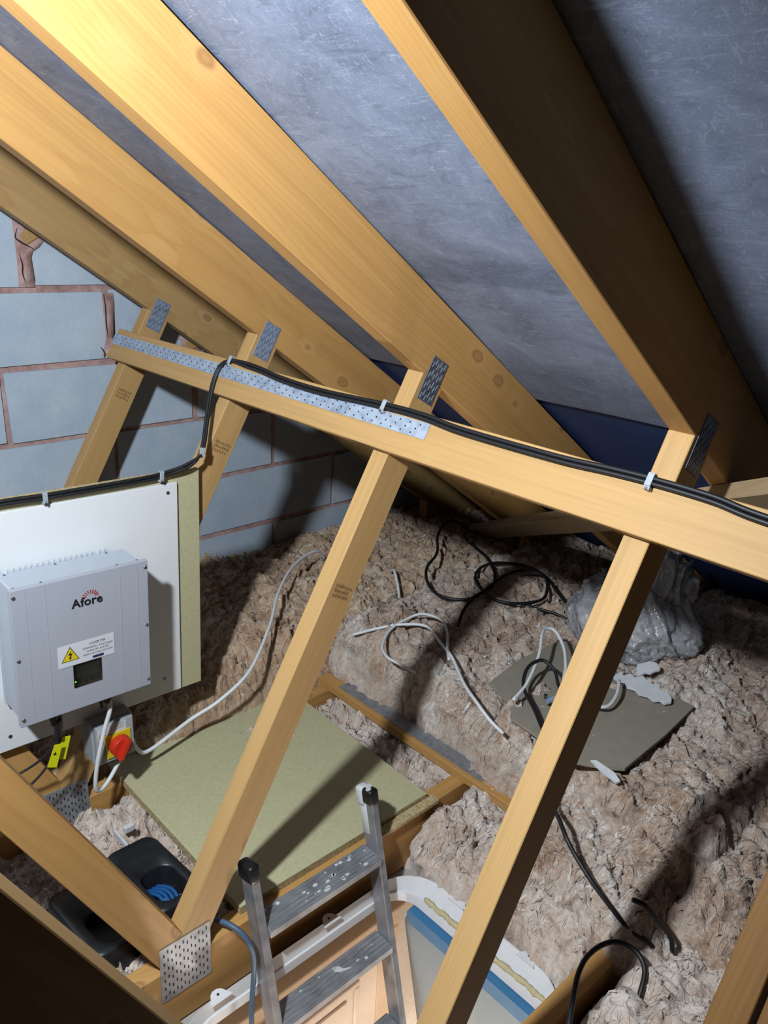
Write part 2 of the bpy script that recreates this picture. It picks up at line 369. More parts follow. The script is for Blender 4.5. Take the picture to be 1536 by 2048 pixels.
# ------------------------------------------------------------------ structure: roof membrane
def sheet(name, mat, ya, yb, off, mirror=False, x0=-1.45, x1=6.0, nx=100, ny=60, amp=.004):
    bm = bmesh.new(); g = []
    for i in range(nx+1):
        row = []
        for j in range(ny+1):
            x = x0+(x1-x0)*i/nx; y = ya+(yb-ya)*j/ny
            sag = amp*(math.sin(x*9+y*3)+math.sin(y*11-x*4))*.5
            z = und(y, off-sag); yy = 2*APEX-y if mirror else y
            row.append(bm.verts.new((x, yy, z)))
        g.append(row)
    for i in range(nx):
        for j in range(ny): bm.faces.new((g[i][j], g[i+1][j], g[i+1][j+1], g[i][j+1]))
    return link(name, mesh(bm, True), mat)
tag(sheet('ceiling', 'felt_grey', APEX-.02, .765, RD+.004), 'grey fibrous roofing membrane stretched over the rafters', kind='structure')
tag(sheet('ceiling', 'felt_navy', .70, EAVE, RD+.012), 'navy lower strip of roofing membrane lapped near the eaves', kind='structure')
tag(sheet('ceiling', 'felt_grey', APEX-.02, EAVE, RD+.004, True), 'grey roofing membrane on the opposite slope', kind='structure')
tag(box('wall_right', (6.0, -5.5, -.2), (6.1, 2.6, 3.0), 'block', w=0), 'far party wall at the other end of the loft', kind='structure')

# ------------------------------------------------------------------ structure: plasterboard floor with the hatch hole, landing below
HX0, HX1, HY0, HY1 = .040, .544, -.30, .375
def holed(name, z0, z1, x0, x1, y0, y1, mat):
    bm = bmesh.new()
    for a, b, c, d in ((x0, HX0, y0, y1), (HX1, x1, y0, y1), (HX0, HX1, y0, HY0), (HX0, HX1, HY1, y1)):
        box_bm(b-a, d-c, z1-z0, ((a+b)/2, (c+d)/2, (z0+z1)/2), bm=bm)
    return link(name, mesh(bm), mat)
tag(holed('floor', -.178, -.165, -1.45, 6.0, -5.5, 2.6, 'ceiling_board'), 'plasterboard ceiling seen from above under the joists', kind='structure')
LX = -.20
tag(box('wall_landing', (LX-.1, -1.3, -2.6), (LX, 1.3, -.178), 'landing_wall', w=0), 'pale landing wall holding the cream panel door', kind='structure')
tag(box('wall_back', (LX, 1.15, -2.6), (1.3, 1.25, -.178), 'landing_wall', w=0), 'pale landing wall at the far end below the hatch', kind='structure')
tag(box('wall_front', (LX, -1.3, -2.6), (1.3, -1.2, -.178), 'landing_wall', w=0), 'pale landing wall at the near end below the hatch', kind='structure')
tag(box('wall_side', (1.3, -1.3, -2.6), (1.4, 1.25, -.178), 'landing_wall', w=0), 'pale landing wall opposite the panel door', kind='structure')
tag(box('floor', (LX, -1.2, -2.68), (1.3, 1.15, -2.6), 'carpet', w=0), 'landing carpet below the hatch', kind='structure')
# panel door
door = box('door_1', (LX, -.30, -2.6), (LX+.035, .50, -.63), 'door_cream', w=.002); tag(door, 'cream moulded panel door on the landing below the hatch', kind='structure')
def ring(name, lo, hi, wd, th, mat, parent, x):
    bm = bmesh.new(); (y0, z0), (y1, z1) = lo, hi
    for a, b, c, d in ((y0, y1, z1-wd, z1), (y0, y1, z0, z0+wd), (y0, y0+wd, z0+wd, z1-wd), (y1-wd, y1, z0+wd, z1-wd)):
        box_bm(th, b-a, d-c, (x, (a+b)/2, (c+d)/2), th*.45, 2, bm)
    return link(name, mesh(bm), mat, parent)
for y0, y1 in ((-.22, .06), (.13, .42)):
    for z0, z1 in ((-1.5, -.73), (-2.45, -1.65)):
        ring('panel_moulding', (y0, z0), (y1, z1), .022, .012, 'door_cream', door, LX+.036)
        box('panel', (LX+.034, y0+.05, z0+.05), (LX+.041, y1-.05, z1-.05), 'door_cream', door, w=.005)
trim = tag(box('trim_1', (LX, -.39, -.63), (LX+.03, .59, -.545), 'casing', w=.006, seg=2), 'moulded head casing above the landing door', kind='structure')
box('bead', (LX, -.40, -.553), (LX+.045, .60, -.535), 'casing', trim, w=.006, seg=2); box('bead', (LX, -.33, -.64), (LX+.042, .53, -.622), 'door_cream', trim, w=.005, seg=2)
for n_, (a, b) in enumerate(((-.39, -.305), (.505, .59))):
    tag(box('trim_%d' % (n_+2), (LX, a, -2.6), (LX+.03, b, -.63), 'casing', w=.006, seg=2), 'upright %s casing of the landing door' % ('left', 'right')[n_], kind='structure')

# ------------------------------------------------------------------ roof trusses
_plate = {}
def plate_mesh(w, h, nx, ny, slots):
    """punched nail plate: w along local x, h along local y, its holes are quads laid on top, shade and glint put in their colour"""
    bm = box_bm(w, h, .0014, w=.0003); return mesh(bm)
def slot_mesh(w, h, nx, ny, sl, sw, skew):
    bm = bmesh.new()
    for j in range(ny):
        for i in range(nx):
            x = -w/2+w*(i+.5)/nx; y = -h/2+h*(j+.5)/ny+(h/ny*.16 if i % 2 else -h/ny*.16)
            vs = [bm.verts.new((x+dx*sw/2+dy*skew, y+dy*sl/2, .0009)) for dx, dy in ((-1, -1), (1, -1), (1, 1), (-1, 1))]
            vt = [bm.verts.new((v_.co.x, v_.co.y, .0004)) for v_ in vs]
            bm.faces.new(vs)
            for q in range(4): bm.faces.new((vs[q], vs[(q+1) % 4], vt[(q+1) % 4], vt[q]))
    return mesh(bm)
PM_UP = (plate_mesh(.050, .096, 0, 0, 0), slot_mesh(.044, .092, 6, 4, .013, .0022, .001))
PM_NODE = (plate_mesh(.118, .146, 0, 0, 0), slot_mesh(.108, .136, 12, 6, .0085, .003, .0))
def plate(parent, pm, x, y, z, ang, mat, smat):
    m = Matrix.Translation((x+.0008, y, z)) @ Matrix.Rotation(ang, 4, 'X') @ FX
    p = link('nail_plate', pm[0].copy(), mat, parent, m); s = link('punched_slots', pm[1].copy(), smat, p, m); s['kind'] = 'stuff'
    return p
WA = math.atan2(KW, 1)   # web lean toward the eaves
def truss(xn, label, tie_dz=0.0, raf='timber', strut='timber_pale', plates=True, upm='zinc_dark'):
    x0, x1 = xn-T, xn
    t = thing('roof_truss', (xn-T/2, Y0, 0), label, 'roof truss', 'trussed rafters of the loft')
    # rafters
    d = (CP, -SP)
    yz_timber('rafter', [(APEX, und(APEX)), (EAVE, und(EAVE)), (EAVE, und(EAVE, RD)), (APEX, und(APEX, RD))], x0, x1, raf, t, (APEX, und(APEX)), d)
    f = lambda y: 2*APEX-y
    yz_timber('rafter', [(APEX, und(APEX)), (f(EAVE), und(EAVE)), (f(EAVE), und(EAVE, RD)), (APEX, und(APEX, RD))], x0, x1, raf, t, (APEX, und(APEX)), (-CP, -SP))
    # bottom chord
    yz_timber('ceiling_joist', [(f(2.08), 0), (2.08, 0), (2.3, -.16), (f(2.3), -.16)], x0, x1, 'timber', t, (f(2.3), -.08), (1, 0))
    # compression web
    ff = lambda z, o: Y0+KW*z+o*SW
    zt0 = (ZR-TP*Y0)/(1+TP*KW); zt1 = (ZR-TP*(Y0+WD*SW))/(1+TP*KW)
    yz_timber('strut', [(ff(0, 0), 0), (ff(0, WD), 0), (ff(zt1, WD), zt1), (ff(zt0, 0), zt0)], x0, x1, strut, t, (Y0, 0), (KW, 1))
    # tension web to the apex
    z1 = lambda y: .097-1.947*(y+.261)+tie_dz
    z2 = lambda y: z1(y)-.164
    yk = -.2507+tie_dz*.25
    yz_timber('tie', [(yk, z1(yk)), (Y0, .0), (-.2954+tie_dz*.5, 0.0), (APEX, z2(APEX)), (APEX, und(APEX)-.002)], x0, x1, 'timber_dull' if tie_dz else 'timber', t, (Y0, 0), (-1, 1.947))
    # short heel post near the eaves
    yz_timber('heel_post', [(1.67, 0), (1.745, 0), (1.745, und(1.745)), (1.67, und(1.67))], x0, x1, 'timber', t, (1.67, 0), (0, 1))
    if plates:
        plate(t, PM_UP, x1, .3885, 1.158, -WA, upm, 'slot_glint')
        plate(t, PM_NODE, x1, -.2455, -.007, 0, 'zinc_dull', 'slot_dark')
    return t
T1 = truss(-1.178, 'roof truss nearest the block gable, its strut crossing the wall at far left', upm='zinc_mid', raf='timber_dull')
T2 = truss(-.6, 'roof truss second from the gable, carrying the inverter board', upm='zinc_mid')
T3 = truss(0, 'roof truss third from the gable, its strut standing in front of the green chipboard', strut='timber_pale')
T4 = truss(.60, 'roof truss with dark unlit rafter side, its strut in front of the torn board', tie_dz=-.036)
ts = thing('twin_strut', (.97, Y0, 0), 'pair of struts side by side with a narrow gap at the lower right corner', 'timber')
zt0 = (ZR-TP*Y0+RD/CP)/(1+TP*KW)
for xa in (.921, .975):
    yz_timber('strut', [(Y0, 0), (Y0+WD*SW, 0), (Y0+KW*1.33+WD*SW, 1.33), (Y0+KW*1.36, 1.36)], xa, xa+T, 'timber_dimmed', ts, (Y0, 0), (KW, 1))
for xa in (.921, .975):
    yz_timber('ceiling_joist', [(-3.0, 0), (2.08, 0), (2.08, -.16), (-3.0, -.16)], xa, xa+T, 'timber', ts, (-3.0, -.08), (1, 0))

# grade stamps printed on the struts
def stamp(parent, x, z, rows, seed):
    rng = random.Random(seed); y = Y0+KW*z+.037*SW; bm = bmesh.new()
    for r_ in range(rows):
        c = -.024
        while c < .022:
            w_ = rng.uniform(.003, .006); h_ = rng.uniform(.005, .008)
            vs = [bm.verts.new((c+dx*w_, -r_*.011+dy*h_, 0)) for dx, dy in ((0, 0), (1, 0), (1, 1), (0, 1))]; bm.faces.new(vs); c += w_+rng.uniform(.0015, .004)
    m0 = Matrix.Translation((x+.0005, y, z)) @ Matrix.Rotation(-WA, 4, 'X') @ FX
    o = link('ink_mark', mesh(bm), 'stamp', parent, m0); o['kind'] = 'stuff'
stamp(T3, 0, .74, 3, 1); stamp(T2, -.6, .90, 3, 2); stamp(T1, -1.178, .93, 3, 3)

# ------------------------------------------------------------------ longitudinal brace (binder) nailed to the struts
BN = Vector((0, -1, KW))/SW; BU = Vector((0, KW, 1))/SW
def bpt(x, z, th): return Vector((x, Y0+KW*z, z))+BN*th
zb = (1.0179+1.1014)/2; bhgt = (1.1014-1.0179)*SW
a = bpt(-1.245, zb, .015); b = bpt(1.5, zb, .015)
binder = thing('longitudinal_brace', a, 'long pale timber brace nailed across all the roof struts', 'timber')
beam('plank', a, b, .03, bhgt, 'timber_pale', binder, tuple(BU))
# galvanised strap on its face
strap = thing('metal_strap', bpt(-.6, 1.072, .03), 'perforated galvanised steel strap screwed along the left half of the brace', 'metal strap')
sm = Matrix.Translation(bpt(0, 1.0715, .0302)) @ Matrix(((1, 0, 0, 0), (0, BU.y, BN.y, 0), (0, BU.z, BN.z, 0), (0, 0, 0, 1)))
flat('strap_body', [(-1.25, -.0165), (.104, -.0165), (.104, .0165), (-1.25, .0165)], .0016, 'zinc', strap, sm, .0004)
bm = bmesh.new()
for i in range(46):
    for j, v_ in enumerate((-.010, 0, .010)):
        x = -1.22+i*.0285+(.009*j)
        bmesh.ops.create_circle(bm, cap_ends=True, segments=8, radius=.0021, matrix=Matrix.Translation((x, v_, .0018)))
hs = link('strap_holes', mesh(bm), 'slot_dark', strap, sm); hs['kind'] = 'stuff'

# diagonal brace under the rafters
nrm = Vector((0, SP, CP))
def upt(x, y, off): return Vector((x, y, und(y)))-nrm*off
pa = upt(-1.06, 1.875, .0175); pb = upt(1.9, -.46, .0175)
beam_d = thing('diagonal_brace', pa, 'rough diagonal timber brace fixed under the rafters near the eaves', 'timber')
beam('plank', pa, pb, .085, .033, 'timber_grey', beam_d, tuple(nrm))
# floor binder across the joists
fb = thing('floor_binder', (-.66, .65, 0), 'narrow timber binder lying across the joists at the edge of the insulation', 'timber')
beam('plank', (-.68, .6277+.024, .0135), (1.5, .6277+.024, .0135), .048, .027, 'timber', fb)
sp = thing('tin_strip', (-.2, .67, .028), 'dull galvanised strip lying on top of the floor binder', 'metal strip')
box('strip_body', (-.56, .642, .0275), (.05, .690, .0295), 'zinc_dull', sp, w=.0003)

# ------------------------------------------------------------------ loft insulation
def _hash(ix, iy, s):
    h = (ix.astype(np.int64)*374761393+iy.astype(np.int64)*668265263+s*1442695041) & 0xffffffff
    h = ((h ^ (h >> 13))*1274126177) & 0xffffffff
    return ((h ^ (h >> 16)) & 0xffff)/65535.0
def vn(x, y, s):
    ix = np.floor(x); iy = np.floor(y); fx = x-ix; fy = y-iy
    ux = fx*fx*fx*(fx*(fx*6-15)+10); uy = fy*fy*fy*(fy*(fy*6-15)+10)
    a = _hash(ix, iy, s); b = _hash(ix+1, iy, s); c = _hash(ix, iy+1, s); d = _hash(ix+1, iy+1, s)
    return a+(b-a)*ux+(c-a)*uy+(a-b-c+d)*ux*uy
def fbm(x, y, s, o=4, g=.5):
    t = 0; a = 1; n = 0
    for i in range(o):
        t = t+a*vn(x*(2**i)+i*17.3, y*(2**i)-i*9.1, s+i); n += a; a *= g
    return t/n
def ridge(x, y, s, o=4):
    t = 0; a = 1; n = 0
    for i in range(o):
        t = t+a*(1-np.abs(2*vn(x*(2**i)+i*31.7, y*(2**i)+i*5.9, s+i)-1)); n += a; a *= .52
    return t/n
def quilt(name, x0, x1, y0, y1, base, top, mat, label, seed, res=.005, edge=(.1, .1, .1, .1), amp=.05, group='rolls of mineral wool', flakes=1.0):
    """lumpy mineral wool: top(x,y) gives the height; edges (x0,x1,y0,y1) roll down to base"""
    nx = int((x1-x0)/res); ny = int((y1-y0)/res)
    U, V = np.meshgrid(np.linspace(0, 1, nx+1), np.linspace(0, 1, ny+1), indexing='ij')
    X = x0+(x1-x0)*U; Y = y0+(y1-y0)*V
    wx = fbm(X*7, Y*7, seed, 3)-.5; wy = fbm(X*7+40, Y*7, seed+3, 3)-.5
    Xw = X+wx*.24; Yw = Y+wy*.24
    big = fbm(X*3.2, Y*3.2, seed+5, 3)-.5
    lump = np.abs(2*fbm(Xw*11, Yw*11, seed+7, 3)-1)
    fold = ridge(Xw*13, Yw*24, seed+11, 4)
    fine = ridge(Xw*42+wy*8, Yw*55+wx*8, seed+17, 3)
    prof = np.ones_like(X)
    for e, dist in zip(edge, (X-x0, x1-X, Y-y0, y1-Y)):
        if e > 0:
            q = np.clip(dist/(e*(.7+.6*fbm(X*6, Y*6, seed+23, 2))), 0, 1); prof = prof*np.sqrt(1-(1-q)**2)
    H = top(X, Y)
    Z = base+(H-base)*prof+amp*prof**.5*(1.4*big+1.0*(lump-.25)*1.0+.95*(fold-.55)+.30*(fine-.55))
    # overhang: push sideways with the same folds
    X2 = X+prof*(.020*(fbm(X*16, Y*16, seed+31, 3)-.5)+.016*(fine-.5)+.05*wx); Y2 = Y+prof*(.020*(fbm(X*16, Y*16, seed+37, 3)-.5)+.016*(fold-.5)+.05*wy)
    # the free front edge bulges out in rolls
    fm = np.clip(1-(Y-y0)/.22, 0, 1)**1.5 if edge[2] > 0 else 0*Y
    bul = fbm(X*9, Z*16+Y*3, seed+61, 3)-.5; bul2 = ridge(X*20+wx*4, Z*34+wy*3, seed+67, 3)-.55
    Y2 = Y2-fm*(.075*bul+.045*bul2); Z = Z+fm*.02*bul2
    Z = np.minimum(Z, ZR-TP*Y2+RD/CP-.01); X2 = np.maximum(X2, XG+.002)
    G = np.stack([X2, Y2, Z], -1); c0 = np.array([(x0+x1)/2, (y0+y1)/2, base])
    gi = np.gradient(G, axis=0); gj = np.gradient(G, axis=1); Nn = np.cross(gi, gj); Nn /= np.linalg.norm(Nn, axis=-1, keepdims=True)+1e-9
    Nn[Nn[..., 2] < 0] *= -1
    verts = [(G-c0).reshape(-1, 3)]; tint = [np.full((nx+1)*(ny+1), .45)]
    i = np.arange(nx)[:, None]*(ny+1)+np.arange(ny)[None, :]; i = i.ravel()
    faces = [np.stack([i, i+ny+1, i+ny+2, i+1], -1)]
    # curled flakes and strands of wool lying along a swirling grain
    rng = np.random.RandomState(seed*13+1); cnt = int(7000*(x1-x0)*(y1-y0)/.5*flakes)
    ang_f = (fbm(X*4.5, Y*4.5, seed+51, 3)*4*math.pi)
    S_ = 7; off = len(verts[0])
    si = rng.randint(3, nx-2, cnt).astype(float); sj = rng.randint(3, ny-2, cnt).astype(float)
    thin = rng.rand(cnt) < .6
    wid = np.where(thin, rng.uniform(.0004, .0009, cnt), rng.uniform(.0012, .004, cnt)); step = np.where(thin, rng.uniform(.004, .011, cnt), rng.uniform(.002, .006, cnt))/res
    lift = rng.uniform(.0012, .0045, cnt); tt = np.clip(rng.normal(.55, .2, cnt), 0, 1.1); cur = rng.normal(0, .16, cnt); jit = rng.normal(0, .3, cnt); tiltw = rng.uniform(-.35, .35, cnt)
    P_, Q_ = [], []
    ci, cj = si.copy(), sj.copy(); a_ = None
    for q in range(S_):
        ii = np.clip(ci.round().astype(int), 0, nx); jj = np.clip(cj.round().astype(int), 0, ny)
        a_ = ang_f[ii, jj]+jit+cur*q
        n_ = Nn[ii, jj]; arc = math.sin(math.pi*(q+.15)/(S_-.7))
        c_ = G[ii, jj]+n_*(lift*arc-.0012)[:, None]
        dirv = np.stack([np.cos(a_), np.sin(a_), 0*a_], -1); sd = np.cross(n_, dirv); sd /= np.linalg.norm(sd, axis=-1, keepdims=True)+1e-9
        wq = (wid*(.35+.65*math.sin(math.pi*(q+.6)/(S_+.2))))[:, None]
        P_.append(c_+sd*wq+n_*(tiltw[:, None]*wq)); Q_.append(c_-sd*wq-n_*(tiltw[:, None]*wq)*.3)
        ci = ci+np.cos(a_)*step; cj = cj+np.sin(a_)*step
    rib = np.stack([np.stack([p_, q_], 1) for p_, q_ in zip(P_, Q_)], 1)       # cnt, S, 2, 3
    ok = (np.abs(np.diff(rib[:, :, 0], axis=1)).max((1, 2)) < .04)
    rib = rib[ok]; tt = tt[ok]; cnt = len(rib)
    rib[..., 0] = np.maximum(rib[..., 0], XG+.003)
    verts.append(rib.reshape(-1, 3)-c0); tint.append(np.repeat(tt, S_*2))
    b_ = off+np.arange(cnt)[:, None]*(S_*2)+np.arange(S_-1)[None, :]*2; b_ = b_.ravel()
    faces.append(np.stack([b_, b_+1, b_+3, b_+2], -1))
    co = np.concatenate(verts); F = np.concatenate(faces); tint = np.concatenate(tint)
    me = bpy.data.meshes.new(name); me.vertices.add(len(co)); me.vertices.foreach_set('co', co.astype(np.float32).ravel())
    me.loops.add(F.size); me.loops.foreach_set('vertex_index', F.astype(np.int32).ravel()); me.polygons.add(len(F))
    me.polygons.foreach_set('loop_start', (np.arange(len(F))*4).astype(np.int32)); me.polygons.foreach_set('loop_total', np.full(len(F), 4, np.int32))
    me.update(); me.polygons.foreach_set('use_smooth', np.ones(len(F), bool))
    at = me.attributes.new('tint', 'FLOAT', 'POINT'); at.data.foreach_set('value', tint.astype(np.float32))
    o = link(name, me, mat, None, Matrix.Translation(c0)); tag(o, label, 'insulation', group, 'stuff'); return o
def sstep(a, b, x): t = np.clip((x-a)/(b-a), 0, 1); return t*t*(3-2*t)
quilt('insulation_quilt', XG+.002, -.63, -.75, 2.15, -.15, lambda x, y: .02+.19*sstep(-.3, .55, y)-.06*sstep(1.3, 2.0, y), 'wool_tan', 'brown mineral wool roll filling the bay against the block gable', 1, edge=(0, .12, .1, 0))
quilt('insulation_quilt', -.70, .02, .685, 2.1, -.02, lambda x, y: .19+.03*sstep(.8, 1.3, y)+.04*sstep(0, -.6, x)-.06*sstep(1.5, 2.0, y), 'wool_brown', 'tufted mineral wool roll behind the floor binder under the loose white cables', 2, edge=(.1, .06, .09, 0))
quilt('insulation_quilt', -.02, .68, .65, 2.1, -.02, lambda x, y: .208+.0*x, 'wool_brown', 'mineral wool roll under the torn board and clear plastic bag', 3, edge=(.06, .06, .09, 0))
quilt('insulation_quilt', .60, 1.9, .56, 2.1, -.05, lambda x, y: .14+.05*sstep(.7, 1.2, y), 'wool_brown', 'mineral wool roll at the right edge running back to the eaves', 4, edge=(.07, 0, .16, 0))
quilt('insulation_quilt', .0, .56, .405, .70, -.165, lambda x, y: -.015+0*x, 'wool_pale', 'pale pinkish mineral wool tucked between the hatch and the floor binder', 5, edge=(.05, .05, .07, .06), amp=.06, res=.004)
quilt('insulation_quilt', .26, .64, .45, .90, -.12, lambda x, y: .085+.10*sstep(.55, .8, y), 'wool_brown', 'mineral wool flap folded down over the floor binder behind the black cable', 8, edge=(.06, .05, .12, 0), amp=.05, res=.004)
quilt('insulation_quilt', .60, 1.9, -.25, .66, -.16, lambda x, y: .0+.03*sstep(.1, .5, y), 'wool_pale', 'soft pale mineral wool beside the bare joist at lower right', 6, edge=(.05, 0, .08, .06), amp=.05)
quilt('insulation_quilt', -.60, -.046, -1.1, .74, -.165, lambda x, y: -.035+0*x, 'wool_pale', 'crumpled pinkish mineral wool between the joists around the black plastic tray', 7, edge=(.03, .03, .05, .05), amp=.07, res=.005)

# ------------------------------------------------------------------ green chipboard on the joists
cbm = thing('chipboard_panel', (-.3, .2, 0), 'flat olive-green chipboard panel laid across the joists behind the ladder', 'board')
m = Matrix.Identity(4)
flat('sheet', [(-.70, -.098), (-.022, -.096), (-.018, .497), (-.66, .515)], .0025, 'chip_olive', cbm, Matrix.Translation((0, 0, .0195)), .0006)
flat('core', [(-.70, -.098), (-.022, -.096), (-.018, .497), (-.66, .515)], .0193, 'chip_edge', cbm, Matrix.Translation((0, 0, .0002)), .0006)
cb2 = thing('board_offcut', (-.3, .5, 0), 'thin chipboard offcut strip showing under the corner of the green panel', 'board')
flat('sheet', [(-.016, .27), (.012, .27), (.012, .515), (-.016, .515)], .010, 'chip_edge', cb2, Matrix.Translation((0, 0, .0005)), .0006)

# ------------------------------------------------------------------ inverter boards
RB = Matrix.Translation((0, -.1, .55)) @ Matrix.Rotation(math.radians(-1.4), 4, 'X') @ Matrix.Translation((0, .1, -.55))
ob = thing('backing_board', (-.59, -.15, .24), 'olive chipboard backing board fixed to the second truss behind the white panel', 'board')
box('sheet', (-.582, -.90, .243), (-.5795, .155, .862), 'chip_olive', ob, w=.0005, mw=RB); box('core', (-.5995, -.90, .243), (-.5822, .155, .862), 'chip_edge', ob, w=.0005, mw=RB)
wb = thing('mounting_board', (-.576, -.15, .25), 'white faced mounting panel behind the grey inverter', 'board')
box('sheet', (-.5793, -.88, .248), (-.571, .0885, .838), 'white_board', wb, w=.001, mw=RB)
for y, z in ((.062, .815), (.04, .295), (-.36, .285)): cyl('screw', RB @ Vector((-.5705, y, z)), (1, 0, 0), .0045, .002, 'screw_steel', wb, 12)

# inverter
IX = -.44; IB = -.545
RI = Matrix.Translation((0, -.22, .55)) @ Matrix.Rotation(math.radians(-1.7), 4, 'X')
inv = thing('inverter', RI @ Vector((-.5, 0, -.165)), 'light grey solar inverter with cooling fins screwed to the white panel', 'inverter')
box('body', (IB, -.146, -.160), (IX-.012, .146, .160), 'inverter_top', inv, w=.003, mw=RI)
cov = box('front_cover', (IX-.014, -.1545, -.164), (IX, .1545, .164), 'inverter_grey', inv, w=.0015, seg=2, mw=RI)
for y in (-.1245, -.083, .085, .1265): box('cover_groove', (IX-.001, y-.0009, -.163), (IX+.0007, y+.0009, .163), 'groove', cov, w=0, mw=RI)
for s in (-1, 1):
    for z in (.148, 0, -.146): cyl('cover_screw', RI @ Vector((IX+.001, s*.1475, z)), (1, 0, 0), .0042, .003, 'screw_steel', cov, 12, w=.0008)
for y, x in ((-.14, IX-.02), (-.085, IX-.012), (.085, IX-.012), (.138, IX-.02), (.10, IB+.008), (-.02, IB+.008), (-.13, IB+.008)):
    cyl('top_screw', RI @ Vector((x, y, .1605 if x < IX-.013 else .1638)), (0, 0, 1), .0028, .0025, 'screw_steel', inv, 10)
fin = mesh(prism([(-.0062, 0), (.0062, 0), (.0012, -.026), (-.0012, -.026)], -.158, .158))
yy = -.143; fi = 0
fins_y = []
while yy < .118:
    fins_y.append(yy); yy += .0128 if fi not in (1, 17) else .018; fi += 1
for y in fins_y:
    m = RI @ Matrix.Translation((IB, y, 0)) @ Matrix(((0, 0, 1, 0), (1, 0, 0, 0), (0, 1, 0, 0), (0, 0, 0, 1)))
    link('cooling_fin', fin, 'inverter_top', inv, m)
FI = RI @ Matrix.Translation((IX+.0008, 0, 0)) @ FX   # print plane: local x = right, y = up
text('logo_lettering', 'Afore', .0285, 'ink', cov, FI @ Matrix.Translation((-.027, .0905, 0)), .0007, 'LEFT', .0, .0003, 1.05)
bm = bmesh.new()
for i in range(9):
    a = math.radians(8+i*20.5); c, s = math.cos(a), math.sin(a)
    r0, r1 = .0095, .0195; hw = .0013
    vs = [bm.verts.new((.0155+c*r-s*w_, .1085+s*r*.85+c*w_, .0003)) for r, w_ in ((r0, -hw*.5), (r1, -hw), (r1, hw), (r0, hw*.5))]
    bm.faces.new(vs)
link('logo_sunburst', mesh(bm), 'ink_red', cov, FI)
# warning label
lab = flat('warning_label', [(-.0655, -.027), (.0655, -.027), (.0655, .027), (-.0655, .027)], .0004, 'label_white', cov, FI @ Matrix.Translation((.0, -.021, 0)))
LM = FI @ Matrix.Translation((.0, -.021, .0005))
def tri_sign(parent, M, s):
    flat('warning_triangle', [(-s, 0), (s, 0), (0, s*1.73)], .0002, 'ink', parent, M)
    flat('warning_triangle', [(-s*.88, s*.07), (s*.88, s*.07), (0, s*1.58)], .0004, 'yellow', parent, M)
    flat('lightning_bolt', [(.10*s, 1.25*s), (-.28*s, .68*s), (.0*s, .74*s), (-.12*s, .40*s), (-.2*s, .42*s), (-.02*s, .15*s), (.12*s, .42*s), (.02*s, .42*s), (.26*s, .92*s), (-.02*s, .86*s)], .0006, 'ink', parent, M)
tri_sign(lab, LM @ Matrix.Translation((-.0375, -.014, 0)), .0205)
for s_, y, sz in (('INVERTER', .0125, .0085), ('WARNING - Dual Supply', .0035, .0068), ('Isolate AC and DC', -.0045, .0068), ('before carrying out work', -.0125, .0068)):
    text('label_lettering', s_, sz, 'ink', lab, LM @ Matrix.Translation((.026, y, 0)), 0, 'CENTER', 0, .0001)
flat('label_badge', [(-.013, -.003), (.013, -.003), (.013, .003), (-.013, .003)], .0003, 'ink_navy', lab, LM @ Matrix.Translation((.026, -.0205, 0)))
scr = flat('display', [(-.033, -.029), (.033, -.029), (.033, .029), (-.033, .029)], .0006, 'screen', cov, FI @ Matrix.Translation((.0, -.078, 0)), .0002)
SM = FI @ Matrix.Translation((0, -.078, .0007))
flat('display_window', [(-.026, -.006), (.027, -.006), (.027, .024), (-.026, .024)], .0003, 'screen_glass', scr, SM)
for i in range(4): cyl('button', SM @ Vector((-.019+i*.0145, -.019, 0)), (1, 0, 0), .0032, .001, 'black_plastic', scr, 12)
cyl('status_light', SM @ Vector((-.0295, -.0135, 0)), (1, 0, 0), .0018, .0012, 'green_led', scr, 10)
# glands under the inverter
for nm, y, x, r in (('cable_gland', .065, -.49, .013), ('cable_gland', .043, -.475, .006), ('cable_gland', -.072, -.475, .0105), ('cable_gland', -.060, -.50, .0105)):
    q = RI @ Vector((x, y, -.176)); g = cyl(nm, q, (0, 0, 1), r, .034, 'black_plastic', inv, 14, w=.001); cyl('gland_nut', q+Vector((0, 0, -.02)), (0, 0, 1), r*.72, .02, 'black_plastic', g, 12)

# dc connectors with yellow tags
dc = thing('dc_connector', (-.48, -.285, .36), 'black solar connector hanging from the inverter with two yellow warning tags', 'cable')
for y, x in ((-.292, -.475), (-.280, -.50)):
    cyl('plug', (x, y+.002, .333), (0, .02, 1), .0085, .045, 'black_plastic', dc, 12, r2=.0095, w=.001)
for i, (y, x, a) in enumerate(((-.303, -.478, .32), (-.276, -.495, .30))):
    m = Matrix.Translation((x+.008, y, .268)) @ Matrix.Rotation(-a, 4, 'X') @ FX
    tg = flat('warning_tag', [(-.013, -.030), (.010, -.033), (.010, .028), (-.009, .026)], .0012, 'yellow_tag', dc, m)
    if i == 0: flat('tag_print', [(-.007, .0), (.002, .0), (-.0025, .009)], .0002, 'ink', tg, m @ Matrix.Translation((0, 0, .0013)))
for pts in ([(-.475, -.292, .33), (-.48, -.30, .29), (-.50, -.335, .245), (-.52, -.40, .215), (-.53, -.50, .20)], [(-.50, -.280, .33), (-.50, -.285, .28), (-.49, -.315, .235), (-.495, -.37, .19), (-.51, -.46, .155), (-.53, -.55, .14)]):
    tube('lead', pts, .003, 'cable_black', dc)

